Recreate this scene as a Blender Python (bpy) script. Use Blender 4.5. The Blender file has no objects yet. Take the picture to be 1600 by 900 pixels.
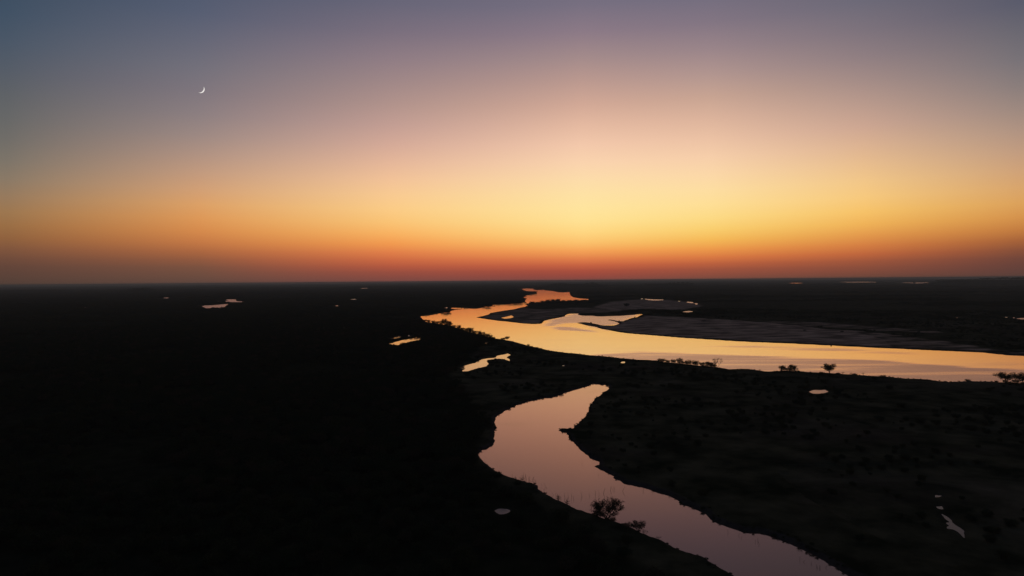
import bpy, math, random
import numpy as np
from mathutils import Matrix, Vector, Euler

# ------------------------------------------------------------------ camera
SC = bpy.context.scene
COL = SC.collection
F = 1081.0            # focal length in photo pixels (1600 wide)
H = 120.0             # drone height above the water
PITCH = 11.5 / F
ROLL = math.radians(-0.47)
RMAX = 55000.0        # edge of the plain

cam = bpy.data.cameras.new('camera')
cam.sensor_width = 36.0
cam.lens = 36.0 * F / 1600.0
cam.clip_start = 0.5
cam.clip_end = 600000.0
camo = bpy.data.objects.new('camera', cam)
COL.objects.link(camo)
CM = Euler((math.pi / 2 - PITCH, 0, 0)).to_matrix() @ Matrix.Rotation(ROLL, 3, 'Z')
camo.matrix_world = Matrix.Translation((0, 0, H)) @ CM.to_4x4()
SC.camera = camo
CMN = np.array(CM)

def direction(px, py):
    v = CMN @ np.array([(px - 800) / F, -(py - 450) / F, -1.0])
    return v / np.linalg.norm(v)

def at(px, py):
    """point of the water level seen at a photo pixel"""
    v = direction(px, py)
    t = -H / v[2]
    return (v[0] * t, v[1] * t)

def poly(pts, ox=0, oy=0, s=1.0):
    return np.array([at(ox + x / s, oy + y / s) for x, y in pts])

# ------------------------------------------------------------------ dusk sky
def lin(c):
    r = []
    for v in c:
        v = v / 255.0
        r.append(v / 12.92 if v <= 0.04045 else ((v + 0.055) / 1.055) ** 2.4)
    return r

SKY = {   # colours of the dusk sky by elevation, along seven azimuths
 10:   [(0,(62,79,98)),(50,(71,85,102)),(100,(83,91,103)),(150,(95,98,102)),(190,(104,104,103)),(230,(116,111,104)),(270,(133,120,104)),(305,(150,122,94)),(335,(157,118,78)),(365,(148,102,64)),(392,(124,83,61)),(415,(100,70,58)),(438,(80,63,55))],
 310:  [(0,(82,91,112)),(50,(97,100,117)),(100,(113,111,122)),(150,(129,119,125)),(200,(150,133,130)),(250,(181,148,129)),(290,(206,158,120)),(320,(220,160,102)),(350,(219,146,82)),(375,(200,124,71)),(397,(163,98,64)),(416,(124,82,64)),(440,(92,70,62))],
 610:  [(0,(103,101,119)),(50,(122,111,125)),(100,(147,127,133)),(150,(170,142,137)),(200,(197,159,148)),(240,(221,176,153)),(280,(242,194,152)),(320,(251,204,138)),(350,(250,193,114)),(375,(246,163,85)),(395,(224,125,73)),(412,(190,95,65)),(426,(150,78,64)),(440,(115,74,68))],
 910:  [(0,(117,110,127)),(50,(140,122,134)),(100,(170,143,140)),(150,(202,162,147)),(185,(223,180,157)),(215,(239,195,168)),(250,(250,210,174)),(300,(254,225,165)),(340,(255,227,151)),(370,(254,207,121)),(393,(244,160,86)),(408,(217,116,72)),(423,(170,80,62)),(438,(118,76,70))],
 1110: [(0,(116,110,127)),(50,(139,122,132)),(100,(168,143,142)),(150,(199,163,146)),(200,(228,186,160)),(250,(248,208,170)),(300,(254,222,160)),(340,(253,218,133)),(368,(247,195,96)),(389,(237,153,75)),(404,(212,115,66)),(419,(162,85,62)),(436,(112,75,64))],
 1350: [(0,(108,105,119)),(50,(126,115,124)),(100,(149,130,131)),(150,(178,149,138)),(200,(206,167,146)),(250,(230,187,143)),(300,(246,201,130)),(338,(245,190,98)),(368,(227,152,76)),(392,(200,110,63)),(412,(148,82,60)),(434,(95,68,58))],
 1590: [(0,(90,91,107)),(50,(107,104,113)),(100,(123,116,120)),(150,(146,130,125)),(200,(174,146,130)),(250,(200,159,126)),(290,(216,165,110)),(320,(220,161,90)),(350,(206,136,70)),(375,(168,100,58)),(400,(118,72,58)),(428,(88,64,58))],
}
EL_TOP = 44.0
def station(col, samples):
    st = []
    azs = []
    for y, c in samples:
        d = direction(col, y)
        el = math.degrees(math.asin(d[2]))
        azs.append(math.degrees(math.atan2(d[0], d[1])))
        st.append((max(el, 0.0), lin(c)))
    top = st[0][1]
    st.insert(0, (st[0][0] + 5.0, [v * 0.72 for v in top]))
    st.insert(0, (34.0, [top[0] * 0.30, top[1] * 0.36, top[2] * 0.44]))
    st.insert(0, (43.5, [0.020, 0.027, 0.045]))
    return float(np.mean(azs)), sorted(st, key=lambda q: q[0])

def flank(base, m, tint):
    return [(e, [c[i] * m * tint[i] for i in range(3)]) for e, c in base]

stations = [station(c, s) for c, s in sorted(SKY.items())]
back = [(0, lin((52, 50, 58))), (4, lin((72, 62, 72))), (9, lin((78, 70, 84))), (16, lin((58, 64, 82))),
        (26, lin((42, 50, 68))), (43.5, [0.020, 0.027, 0.045])]
side = [(0, lin((66, 56, 56))), (4, lin((98, 72, 62))), (9, lin((96, 82, 80))), (16, lin((72, 74, 84))),
        (26, lin((50, 57, 74))), (43.5, [0.020, 0.027, 0.045])]
stations = ([(-180.0, back), (-105.0, side), (-58.0, flank(stations[0][1], 0.62, (0.9, 0.97, 1.05)))] + stations +
            [(58.0, flank(stations[-1][1], 0.66, (0.92, 0.97, 1.05))), (105.0, side), (180.0, back)])

world = bpy.data.worlds.new('World')
SC.world = world
world.use_nodes = True
nt = world.node_tree
N, L = nt.nodes, nt.links
for n in list(N):
    N.remove(n)
out = N.new('ShaderNodeOutputWorld')
bg = N.new('ShaderNodeBackground')
tc = N.new('ShaderNodeTexCoord')
sep = N.new('ShaderNodeSeparateXYZ')
L.new(tc.outputs['Generated'], sep.inputs[0])
def math_node(op, a, b=None, tree=None):
    m = (tree or nt).nodes.new('ShaderNodeMath')
    m.operation = op
    for i, v in enumerate((a, b)):
        if v is None:
            continue
        if isinstance(v, (int, float)):
            m.inputs[i].default_value = v
        else:
            (tree or nt).links.new(v, m.inputs[i])
    return m.outputs[0]
el = math_node('MULTIPLY', math_node('ARCSINE', sep.outputs[2]), 180 / math.pi / EL_TOP)
elc = math_node('MAXIMUM', el, 0.0)
elr = math_node('POWER', elc, 0.5)          # finer steps near the horizon
az = math_node('MULTIPLY', math_node('ARCTAN2', sep.outputs[0], sep.outputs[1]), 180 / math.pi)
prev = None
for k, (a, st) in enumerate(stations):
    r = N.new('ShaderNodeValToRGB')
    cr = r.color_ramp
    cr.interpolation = 'B_SPLINE' if False else 'CARDINAL'
    cr.interpolation = 'LINEAR'
    # resample smoothly (monotone cubic through the samples) into 30 stops
    xs = np.array([math.sqrt(min(e, EL_TOP) / EL_TOP) for e, c in st])
    keep = [0] + [i for i in range(1, len(xs)) if xs[i] - xs[i - 1] > 1e-4]
    xs = xs[keep]
    cs = np.array([st[i][1] for i in keep])
    xs[0] = min(xs[0], 0.02)
    def hermite(q):
        j = int(np.clip(np.searchsorted(xs, q) - 1, 0, len(xs) - 2))
        h = xs[j + 1] - xs[j]
        t = min(max((q - xs[j]) / h, 0), 1)
        def slope(i):
            lo, hi = max(i - 1, 0), min(i + 1, len(xs) - 1)
            return (cs[hi] - cs[lo]) / (xs[hi] - xs[lo])
        m0, m1 = slope(j) * h, slope(j + 1) * h
        return ((2*t**3-3*t**2+1)*cs[j] + (t**3-2*t**2+t)*m0 + (-2*t**3+3*t**2)*cs[j+1] + (t**3-t**2)*m1)
    qs = np.linspace(0, 1, 31)
    for i, q in enumerate(qs):
        if i == 0:
            e = cr.elements[0]; e.position = 0.0
        elif i == len(qs) - 1:
            e = cr.elements[-1]; e.position = 1.0
        else:
            e = cr.elements.new(float(q))
        c = np.clip(hermite(float(q)), 0.003, 4)
        e.color = (c[0], c[1], c[2], 1)
    L.new(elr, r.inputs[0])
    if prev is None:
        prev = r.outputs[0]
    else:
        mr = N.new('ShaderNodeMapRange')
        mr.interpolation_type = 'LINEAR' if abs(a) < 37 and abs(stations[k - 1][0]) < 37 else 'SMOOTHSTEP'
        mr.inputs['From Min'].default_value = stations[k - 1][0]
        mr.inputs['From Max'].default_value = a
        L.new(az, mr.inputs['Value'])
        mx = N.new('ShaderNodeMix')
        mx.data_type = 'RGBA'
        L.new(mr.outputs[0], mx.inputs['Factor'])
        L.new(prev, mx.inputs['A'])
        L.new(r.outputs[0], mx.inputs['B'])
        prev = mx.outputs['Result']
# the physical twilight sky, sun just under the horizon behind the glow, adds its share
sky = N.new('ShaderNodeTexSky')
sky.sky_type = 'NISHITA'
sky.sun_disc = False
sky.sun_elevation = math.radians(-3.0)
sky.sun_rotation = math.radians(11.0)
sky.altitude = 100
add = N.new('ShaderNodeMix')
add.data_type = 'RGBA'
add.blend_type = 'ADD'
add.inputs['Factor'].default_value = 0.004
L.new(prev, add.inputs['A'])
L.new(sky.outputs[0], add.inputs['B'])
L.new(add.outputs['Result'], bg.inputs[0])
bg.inputs[1].default_value = 1.0
L.new(bg.outputs[0], out.inputs[0])

SC.view_settings.view_transform = 'Standard'
SC.view_settings.look = 'None'
SC.view_settings.exposure = 0.0
SC.view_settings.gamma = 1.0
SC.view_settings.use_curve_mapping = False
SC.render.dither_intensity = 1.0
cy = SC.cycles
cy.max_bounces = 5
cy.diffuse_bounces = 1
cy.glossy_bounces = 2
cy.transmission_bounces = 1
cy.volume_bounces = 0
cy.transparent_max_bounces = 4
cy.use_denoising = True
cy.sample_clamp_indirect = 3.0
cy.use_adaptive_sampling = False

# ------------------------------------------------------------------ helpers
def tag(o, label=None, cat=None, group=None, kind=None):
    if label: o['label'] = label
    if cat: o['category'] = cat
    if group: o['group'] = group
    if kind: o['kind'] = kind
    return o

def link(o, parent=None):
    COL.objects.link(o)
    if parent is not None:
        o.parent = parent
    return o

def mesh_np(name, verts, faces, mats, mat_idx=None, smooth=False):
    """faces: (n,k) int array, or a list of such arrays"""
    if not isinstance(faces, list):
        faces = [faces]
    verts = np.asarray(verts, dtype=np.float32)
    loops = np.concatenate([f.reshape(-1) for f in faces]).astype(np.int32)
    sizes = np.concatenate([np.full(len(f), f.shape[1]) for f in faces])
    starts = np.concatenate([[0], np.cumsum(sizes)[:-1]]).astype(np.int32)
    me = bpy.data.meshes.new(name)
    me.vertices.add(len(verts))
    me.vertices.foreach_set('co', verts.reshape(-1))
    me.loops.add(len(loops))
    me.loops.foreach_set('vertex_index', loops)
    me.polygons.add(len(sizes))
    me.polygons.foreach_set('loop_start', starts)
    me.update(calc_edges=True)
    for m in mats:
        me.materials.append(m)
    if mat_idx is not None:
        me.polygons.foreach_set('material_index', np.asarray(mat_idx, dtype=np.int32))
    me.polygons.foreach_set('use_smooth', np.full(len(sizes), smooth))
    me.update()
    return me

def hash2(ix, iy, seed):
    h = (ix.astype(np.int64) * 374761393 + iy.astype(np.int64) * 668265263 + seed * 1442695041) & 0xffffffff
    h = ((h ^ (h >> 13)) * 1274126177) & 0xffffffff
    return ((h ^ (h >> 16)) & 0xffff) / 65535.0

def vnoise(x, y, seed=0):
    ix, iy = np.floor(x), np.floor(y)
    fx, fy = x - ix, y - iy
    fx, fy = fx * fx * (3 - 2 * fx), fy * fy * (3 - 2 * fy)
    a, b = hash2(ix, iy, seed), hash2(ix + 1, iy, seed)
    c, d = hash2(ix, iy + 1, seed), hash2(ix + 1, iy + 1, seed)
    return (a * (1 - fx) + b * fx) * (1 - fy) + (c * (1 - fx) + d * fx) * fy

# ------------------------------------------------------------------ materials
def new_mat(name):
    m = bpy.data.materials.new(name)
    m.use_nodes = True
    return m, m.node_tree, m.node_tree.nodes['Principled BSDF']

def noise_color(t, p, scale, c1, c2, detail=6, coord='Object', rough=0.9):
    tcn = t.nodes.new('ShaderNodeTexCoord')
    nz = t.nodes.new('ShaderNodeTexNoise')
    nz.inputs['Scale'].default_value = scale
    nz.inputs['Detail'].default_value = detail
    t.links.new(tcn.outputs[coord], nz.inputs['Vector'])
    cr = t.nodes.new('ShaderNodeValToRGB')
    cr.color_ramp.elements[0].position = 0.35
    cr.color_ramp.elements[1].position = 0.68
    cr.color_ramp.elements[0].color = (*c1, 1)
    cr.color_ramp.elements[1].color = (*c2, 1)
    t.links.new(nz.outputs['Fac'], cr.inputs[0])
    t.links.new(cr.outputs[0], p.inputs['Base Color'])
    p.inputs['Roughness'].default_value = rough
    return nz, cr

def leaf_mat(name, c1, c2):
    m, t, p = new_mat(name)
    noise_color(t, p, 0.9, c1, c2, 3)
    p.inputs['Specular IOR Level'].default_value = 0.12
    return m
M_LEAF = [leaf_mat('dark_olive_leaves', (0.028, 0.038, 0.016), (0.055, 0.065, 0.028)),
          leaf_mat('deep_green_leaves', (0.022, 0.036, 0.018), (0.045, 0.062, 0.030)),
          leaf_mat('dry_leaves', (0.050, 0.046, 0.026), (0.075, 0.066, 0.040))]
M_BARK, t_, p_ = new_mat('bark')
noise_color(t_, p_, 6.0, (0.035, 0.028, 0.022), (0.080, 0.066, 0.052))
p_.inputs['Specular IOR Level'].default_value = 0.1

def ground_material():
    m, t, p = new_mat('plain_ground')
    nn, ll = t.nodes, t.links
    tcn = nn.new('ShaderNodeTexCoord')
    def noise(scale, detail, stretch=None, rough=0.6):
        z = nn.new('ShaderNodeTexNoise')
        z.inputs['Scale'].default_value = scale
        z.inputs['Detail'].default_value = detail
        z.inputs['Roughness'].default_value = rough
        if stretch:
            mp = nn.new('ShaderNodeMapping')
            mp.inputs['Scale'].default_value = stretch
            mp.inputs['Rotation'].default_value = (0, 0, math.radians(12))
            ll.new(tcn.outputs['Object'], mp.inputs[0])
            ll.new(mp.outputs[0], z.inputs['Vector'])
        else:
            ll.new(tcn.outputs['Object'], z.inputs['Vector'])
        return z.outputs['Fac']
    def ramp(f, a, b, ca, cb):
        r = nn.new('ShaderNodeValToRGB')
        r.color_ramp.elements[0].position = a; r.color_ramp.elements[0].color = (*ca, 1)
        r.color_ramp.elements[1].position = b; r.color_ramp.elements[1].color = (*cb, 1)
        ll.new(f, r.inputs[0])
        return r.outputs[0]
    def mix(f, a, b):
        x = nn.new('ShaderNodeMix'); x.data_type = 'RGBA'
        ll.new(f, x.inputs['Factor']); ll.new(a, x.inputs['A']); ll.new(b, x.inputs['B'])
        return x.outputs['Result']
    grass = ramp(noise(0.03, 9), 0.38, 0.66, (0.020, 0.025, 0.013), (0.105, 0.098, 0.060))
    soil = ramp(noise(0.25, 6), 0.3, 0.7, (0.045, 0.038, 0.028), (0.085, 0.070, 0.052))
    patch = ramp(noise(0.006, 7), 0.52, 0.66, (0, 0, 0), (1, 1, 1))
    base = mix(patch, grass, soil)
    sand = ramp(noise(0.02, 8, (0.8, 1.5, 1)), 0.40, 0.62, (0.20, 0.15, 0.115), (0.66, 0.49, 0.37))
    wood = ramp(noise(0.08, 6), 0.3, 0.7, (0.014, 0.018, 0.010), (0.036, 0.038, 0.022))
    mud = ramp(noise(0.3, 6), 0.3, 0.7, (0.045, 0.040, 0.036), (0.085, 0.075, 0.066))
    far_dry = ramp(noise(1.0, 8, (0.0011, 0.0042, 1), 0.6), 0.56, 0.76, (0, 0, 0), (1, 1, 1))
    straw = ramp(noise(0.05, 6), 0.3, 0.7, (0.10, 0.09, 0.060), (0.19, 0.165, 0.115))
    base = mix(far_dry, base, straw)
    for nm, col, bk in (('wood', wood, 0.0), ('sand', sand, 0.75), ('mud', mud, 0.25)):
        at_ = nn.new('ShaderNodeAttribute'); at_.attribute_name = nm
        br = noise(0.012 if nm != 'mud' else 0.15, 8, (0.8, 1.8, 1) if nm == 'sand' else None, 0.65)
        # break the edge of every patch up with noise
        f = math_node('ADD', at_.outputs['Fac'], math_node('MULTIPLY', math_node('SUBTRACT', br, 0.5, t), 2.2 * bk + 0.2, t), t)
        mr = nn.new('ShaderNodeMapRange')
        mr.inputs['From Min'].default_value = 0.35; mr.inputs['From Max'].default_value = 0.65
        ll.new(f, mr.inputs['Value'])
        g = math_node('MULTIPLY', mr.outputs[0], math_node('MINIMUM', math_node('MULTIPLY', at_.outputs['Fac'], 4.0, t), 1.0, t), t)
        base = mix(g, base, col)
    ll.new(base, p.inputs['Base Color'])
    p.inputs['Roughness'].default_value = 0.9
    p.inputs['Specular IOR Level'].default_value = 0.0
    bp = nn.new('ShaderNodeBump')
    bp.inputs['Strength'].default_value = 0.6
    bp.inputs['Distance'].default_value = 0.6
    ll.new(noise(0.35, 8), bp.inputs['Height'])
    ll.new(bp.outputs[0], p.inputs['Normal'])
    return m
M_GROUND = ground_material()

def water_material(name, rough_calm, rough_wind, attr=None, streak=None, wave=0.0, power=0.55, tint=(1.0, 0.80, 0.73)):
    m = bpy.data.materials.new(name)
    m.use_nodes = True
    t = m.node_tree
    nn, ll = t.nodes, t.links
    for n in list(nn):
        nn.remove(n)
    o = nn.new('ShaderNodeOutputMaterial')
    mixs = nn.new('ShaderNodeMixShader')
    fr = nn.new('ShaderNodeFresnel'); fr.inputs['IOR'].default_value = 1.42
    df = nn.new('ShaderNodeBsdfDiffuse'); df.inputs['Color'].default_value = (0.085, 0.060, 0.042, 1)
    gl = nn.new('ShaderNodeBsdfGlossy'); gl.inputs['Color'].default_value = (*tint, 1)
    fq = math_node('POWER', fr.outputs[0], power, t)      # reflected share raised beyond plain Fresnel to brighten the water
    ll.new(fq, mixs.inputs[0])
    ll.new(df.outputs[0], mixs.inputs[1])
    ll.new(gl.outputs[0], mixs.inputs[2])
    ll.new(mixs.outputs[0], o.inputs[0])
    tcn = nn.new('ShaderNodeTexCoord')
    val = None
    if streak:
        mp = nn.new('ShaderNodeMapping')
        mp.inputs['Rotation'].default_value = (0, 0, math.radians(streak[2]))
        mp.inputs['Scale'].default_value = (streak[0], streak[1], 1)
        ll.new(tcn.outputs['Object'], mp.inputs[0])
        nz = nn.new('ShaderNodeTexNoise')
        nz.inputs['Scale'].default_value = 1.0
        nz.inputs['Detail'].default_value = 7
        nz.inputs['Roughness'].default_value = 0.55
        nz.inputs['Distortion'].default_value = 0.6
        ll.new(mp.outputs[0], nz.inputs['Vector'])
        val = math_node('MULTIPLY', math_node('SUBTRACT', nz.outputs['Fac'], 0.5, t), 2.0, t)
    if attr:
        a = nn.new('ShaderNodeAttribute'); a.attribute_name = attr
        val = a.outputs['Fac'] if val is None else math_node('ADD', a.outputs['Fac'], val, t)
    if val is None:
        gl.inputs['Roughness'].default_value = rough_calm
    else:
        mr = nn.new('ShaderNodeMapRange')
        mr.interpolation_type = 'SMOOTHSTEP'
        mr.inputs['From Min'].default_value = 0.05
        mr.inputs['From Max'].default_value = 0.85
        mr.inputs['To Min'].default_value = rough_calm
        mr.inputs['To Max'].default_value = rough_wind
        ll.new(val, mr.inputs['Value'])
        ll.new(mr.outputs[0], gl.inputs['Roughness'])
    if wave:
        nz = nn.new('ShaderNodeTexNoise')
        nz.inputs['Scale'].default_value = 0.7
        nz.inputs['Detail'].default_value = 4
        ll.new(tcn.outputs['Object'], nz.inputs['Vector'])
        bp = nn.new('ShaderNodeBump')
        bp.inputs['Strength'].default_value = 1.0
        bp.inputs['Distance'].default_value = wave
        ll.new(nz.outputs['Fac'], bp.inputs['Height'])
        ll.new(bp.outputs[0], gl.inputs['Normal'])
    return m
M_RIVER = water_material('river_water', 0.07, 0.30, 'ripple', (0.0030, 0.030, -5), power=0.22, tint=(1.0, 0.785, 0.69))
M_CHANNEL = water_material('channel_water', 0.10, 0.30, None, (0.010, 0.022, 20), wave=0.009, power=0.60, tint=(1.0, 0.735, 0.62))
M_POND = water_material('pond_water', 0.09, 0.09)
M_POND_DIM = water_material('dim_pond_water', 0.25, 0.25, power=0.95, tint=(0.85, 0.85, 0.85))  # weaker, greyer gloss than the other ponds
M_POND_WIND = water_material('ruffled_pond_water', 0.30, 0.30)

# ------------------------------------------------------------------ shorelines (photo pixels -> metres on the ground)
A = lambda p: [(640 + x / 10, 470 + y / 10) for x, y in p]
B = lambda p: [(790 + x / 10, 440 + y / 10) for x, y in p]
C = lambda p: [(940 + x / 10, 440 + y / 10) for x, y in p]
river_px = (
 A([(165,242),(240,232),(350,222),(400,210),(480,196),(560,184),(620,186),(645,160),(720,140),(840,131),(700,130),(648,123),(642,110),(760,107),(900,114),(950,123),(1030,126),(1100,116),(1180,95),(1270,95),(1290,66),(1400,50),(1500,50),(1560,58)])
 + B([(20,358),(70,350),(150,346),(240,338),(298,318),(310,290),(296,262),(278,243),(350,236),(290,226),(340,214),(420,200),(488,188),(480,166),(440,153),(320,148),(280,134),(248,114),(330,106),(430,110),(450,127),(520,134),(590,127),(620,138),(750,148),(800,163),(900,170),(1000,163),(1012,215),(1060,246),(1150,261),(1300,274),(1290,288),(1150,291),(1000,296),(880,306),(850,296),(820,286),(740,296),(640,298),(565,314),(540,327),(440,328),(400,322),(370,334),(330,358),(352,386),(250,402),(130,432),(0,450)])
 + A([(1400,166),(1262,190),(1240,212),(1150,237),(1036,259),(1130,275),(1250,294),(1400,314)])
 + B([(0,622),(150,640),(250,652),(400,661),(480,660),(560,658),(600,612),(700,590),(800,570),(920,546),(940,520),(990,502),(1150,499),(1130,519),(1200,532),(1370,534),(1400,541)])
 + C([(0,545),(100,540),(300,535),(500,520),(590,508),(655,508),(600,530),(560,555),(480,567),(400,595),(360,607),(340,622),(290,622),(240,613),(180,601),(130,591),(90,600),(150,609),(200,621),(250,636),(277,656),(230,676),(150,691),(60,689),(0,683)])
 + B([(1400,660),(1290,641),(1170,637),(1105,645),(1180,661),(1260,685),(1400,706),(1500,740)])
 + C([(100,756),(250,786),(400,805),(600,821),(900,845),(1200,870),(1600,895)])
 + [(1140,532),(1180,534.2),(1219,535.5),(1258,537.3),(1298,539.4),(1337,541.3),(1390,543.9),(1440,546),(1490,548),(1535,550.3),(1570,554),(1600,555.5),(1720,564),(1950,585),(2400,610),(3400,640),
    (3400,760),(2400,690),(1950,640),(1720,608),(1640,601),(1600,599.5),(1575,599),(1560,598.4),(1544,597.2),(1525,597.2),(1510,596.2),(1498,597.3),(1480,598),(1465,596.2),(1453,594),(1440,593.5),(1411,592.4),(1390,590),(1348,587.6),(1315,585.2),(1295,584),(1270,583),(1247,581),(1220,580.4),(1210,580.6),(1200,581.8),(1191,580.5),(1172,577.8),(1160,577),(1148,577.8),(1139,577.8),(1122,575),(1100,573),(1080,570.8),(1060,568.6),(1042,566.8),(1028,564.2),(1010,563.2),(995,562.6),(970,560.5),(955,558.4),(921,555.6),(900,552.9),(889,552.3),(859,548.1),(846,544.8),(827,540.6),(812,536.5),(801,533.3),(790,531.4),(780,530),(768,527.6),(755,525),(740,520.6),(728,516.6),(720,514),(705,509),(688,506),(666,503.4),(660,498.4)])
channel_px = [(793,640),(782,646.7),(774,652),(772.7,656),(774.7,664),(776,668.7),(771.3,678.7),(772,689.3),(770,694.7),(764,700.7),(756,701.3),(750,706),(746,709.3),(747.3,713.3),(760.7,725.3),(775.3,737.3),(790,744.7),(806,749.3),(823,754),(831,756),(840.5,758.7),(841.3,764),(852.7,773),(870,781.3),(887,789),(904,797),(926,804.7),(949,813.3),(970,819.3),(987,825),(1001,832.7),(1020,840),(1036,846),(1046,853),(1060,858.7),(1078,865),(1101.6,873),(1125.6,887.8),(1144.5,899.5),(1190,925),(1260,955),(1400,1000),(1700,1090),(2100,1200),(2300,1150),(1800,1030),(1500,960),(1390,925),(1326.7,899.5),(1307.8,887.8),(1270,867.2),(1249.4,856.9),(1228.8,846.6),(1204.7,838),(1184,831.5),(1163.4,831),(1136,822.5),(1110,812.9),(1101.6,801.9),(1084,793.3),(1076,790),(1061.3,786.2),(1063.3,783.3),(1049.3,776.7),(1041.3,772.7),(1026.7,768),(998.7,760),(990,757.3),(972.7,754),(967.3,750),(955.3,746.2),(961,744.6),(952.7,740.7),(936.7,733.3),(929,728.6),(938.4,727.3),(934,720),(923.3,716),(914,709),(903.3,699.3),(894,690),(887.3,679.3),(884,674),(876.7,674.3),(872.5,672.3),(878.7,669.8),(886,671.4),(895,670),(897.3,665.3),(904,662.7),(907.3,657.3),(917.3,648),(916,645.6),(920,643.3),(920.7,636),(926,628.7),(931.3,622),(938,618),(940.7,614),(948.7,609.3),(952,607.3),(950,604.7),(953,602.7),(943.3,600.4),(926,599),(923.3,601.3),(912.7,604.7),(903.3,607.3),(887.3,612),(876.7,616),(863.3,620.4),(850,621.7),(831,625.6),(809,632)]
def Q(p, ox, oy, s): return [(ox + x / s, oy + y / s) for x, y in p]
def oval(x0, x1, y0, y1, n=10, seed=1):
    r = random.Random(seed)
    return [((x0+x1)/2 + (x1-x0)/2*math.cos(a)*(1+r.uniform(-.1,.1)), (y0+y1)/2 + (y1-y0)/2*math.sin(a)*(1+r.uniform(-.25,.15)))
            for a in [2*math.pi*i/n for i in range(n)]]
z7 = (590, 500, 7.273)
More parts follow.
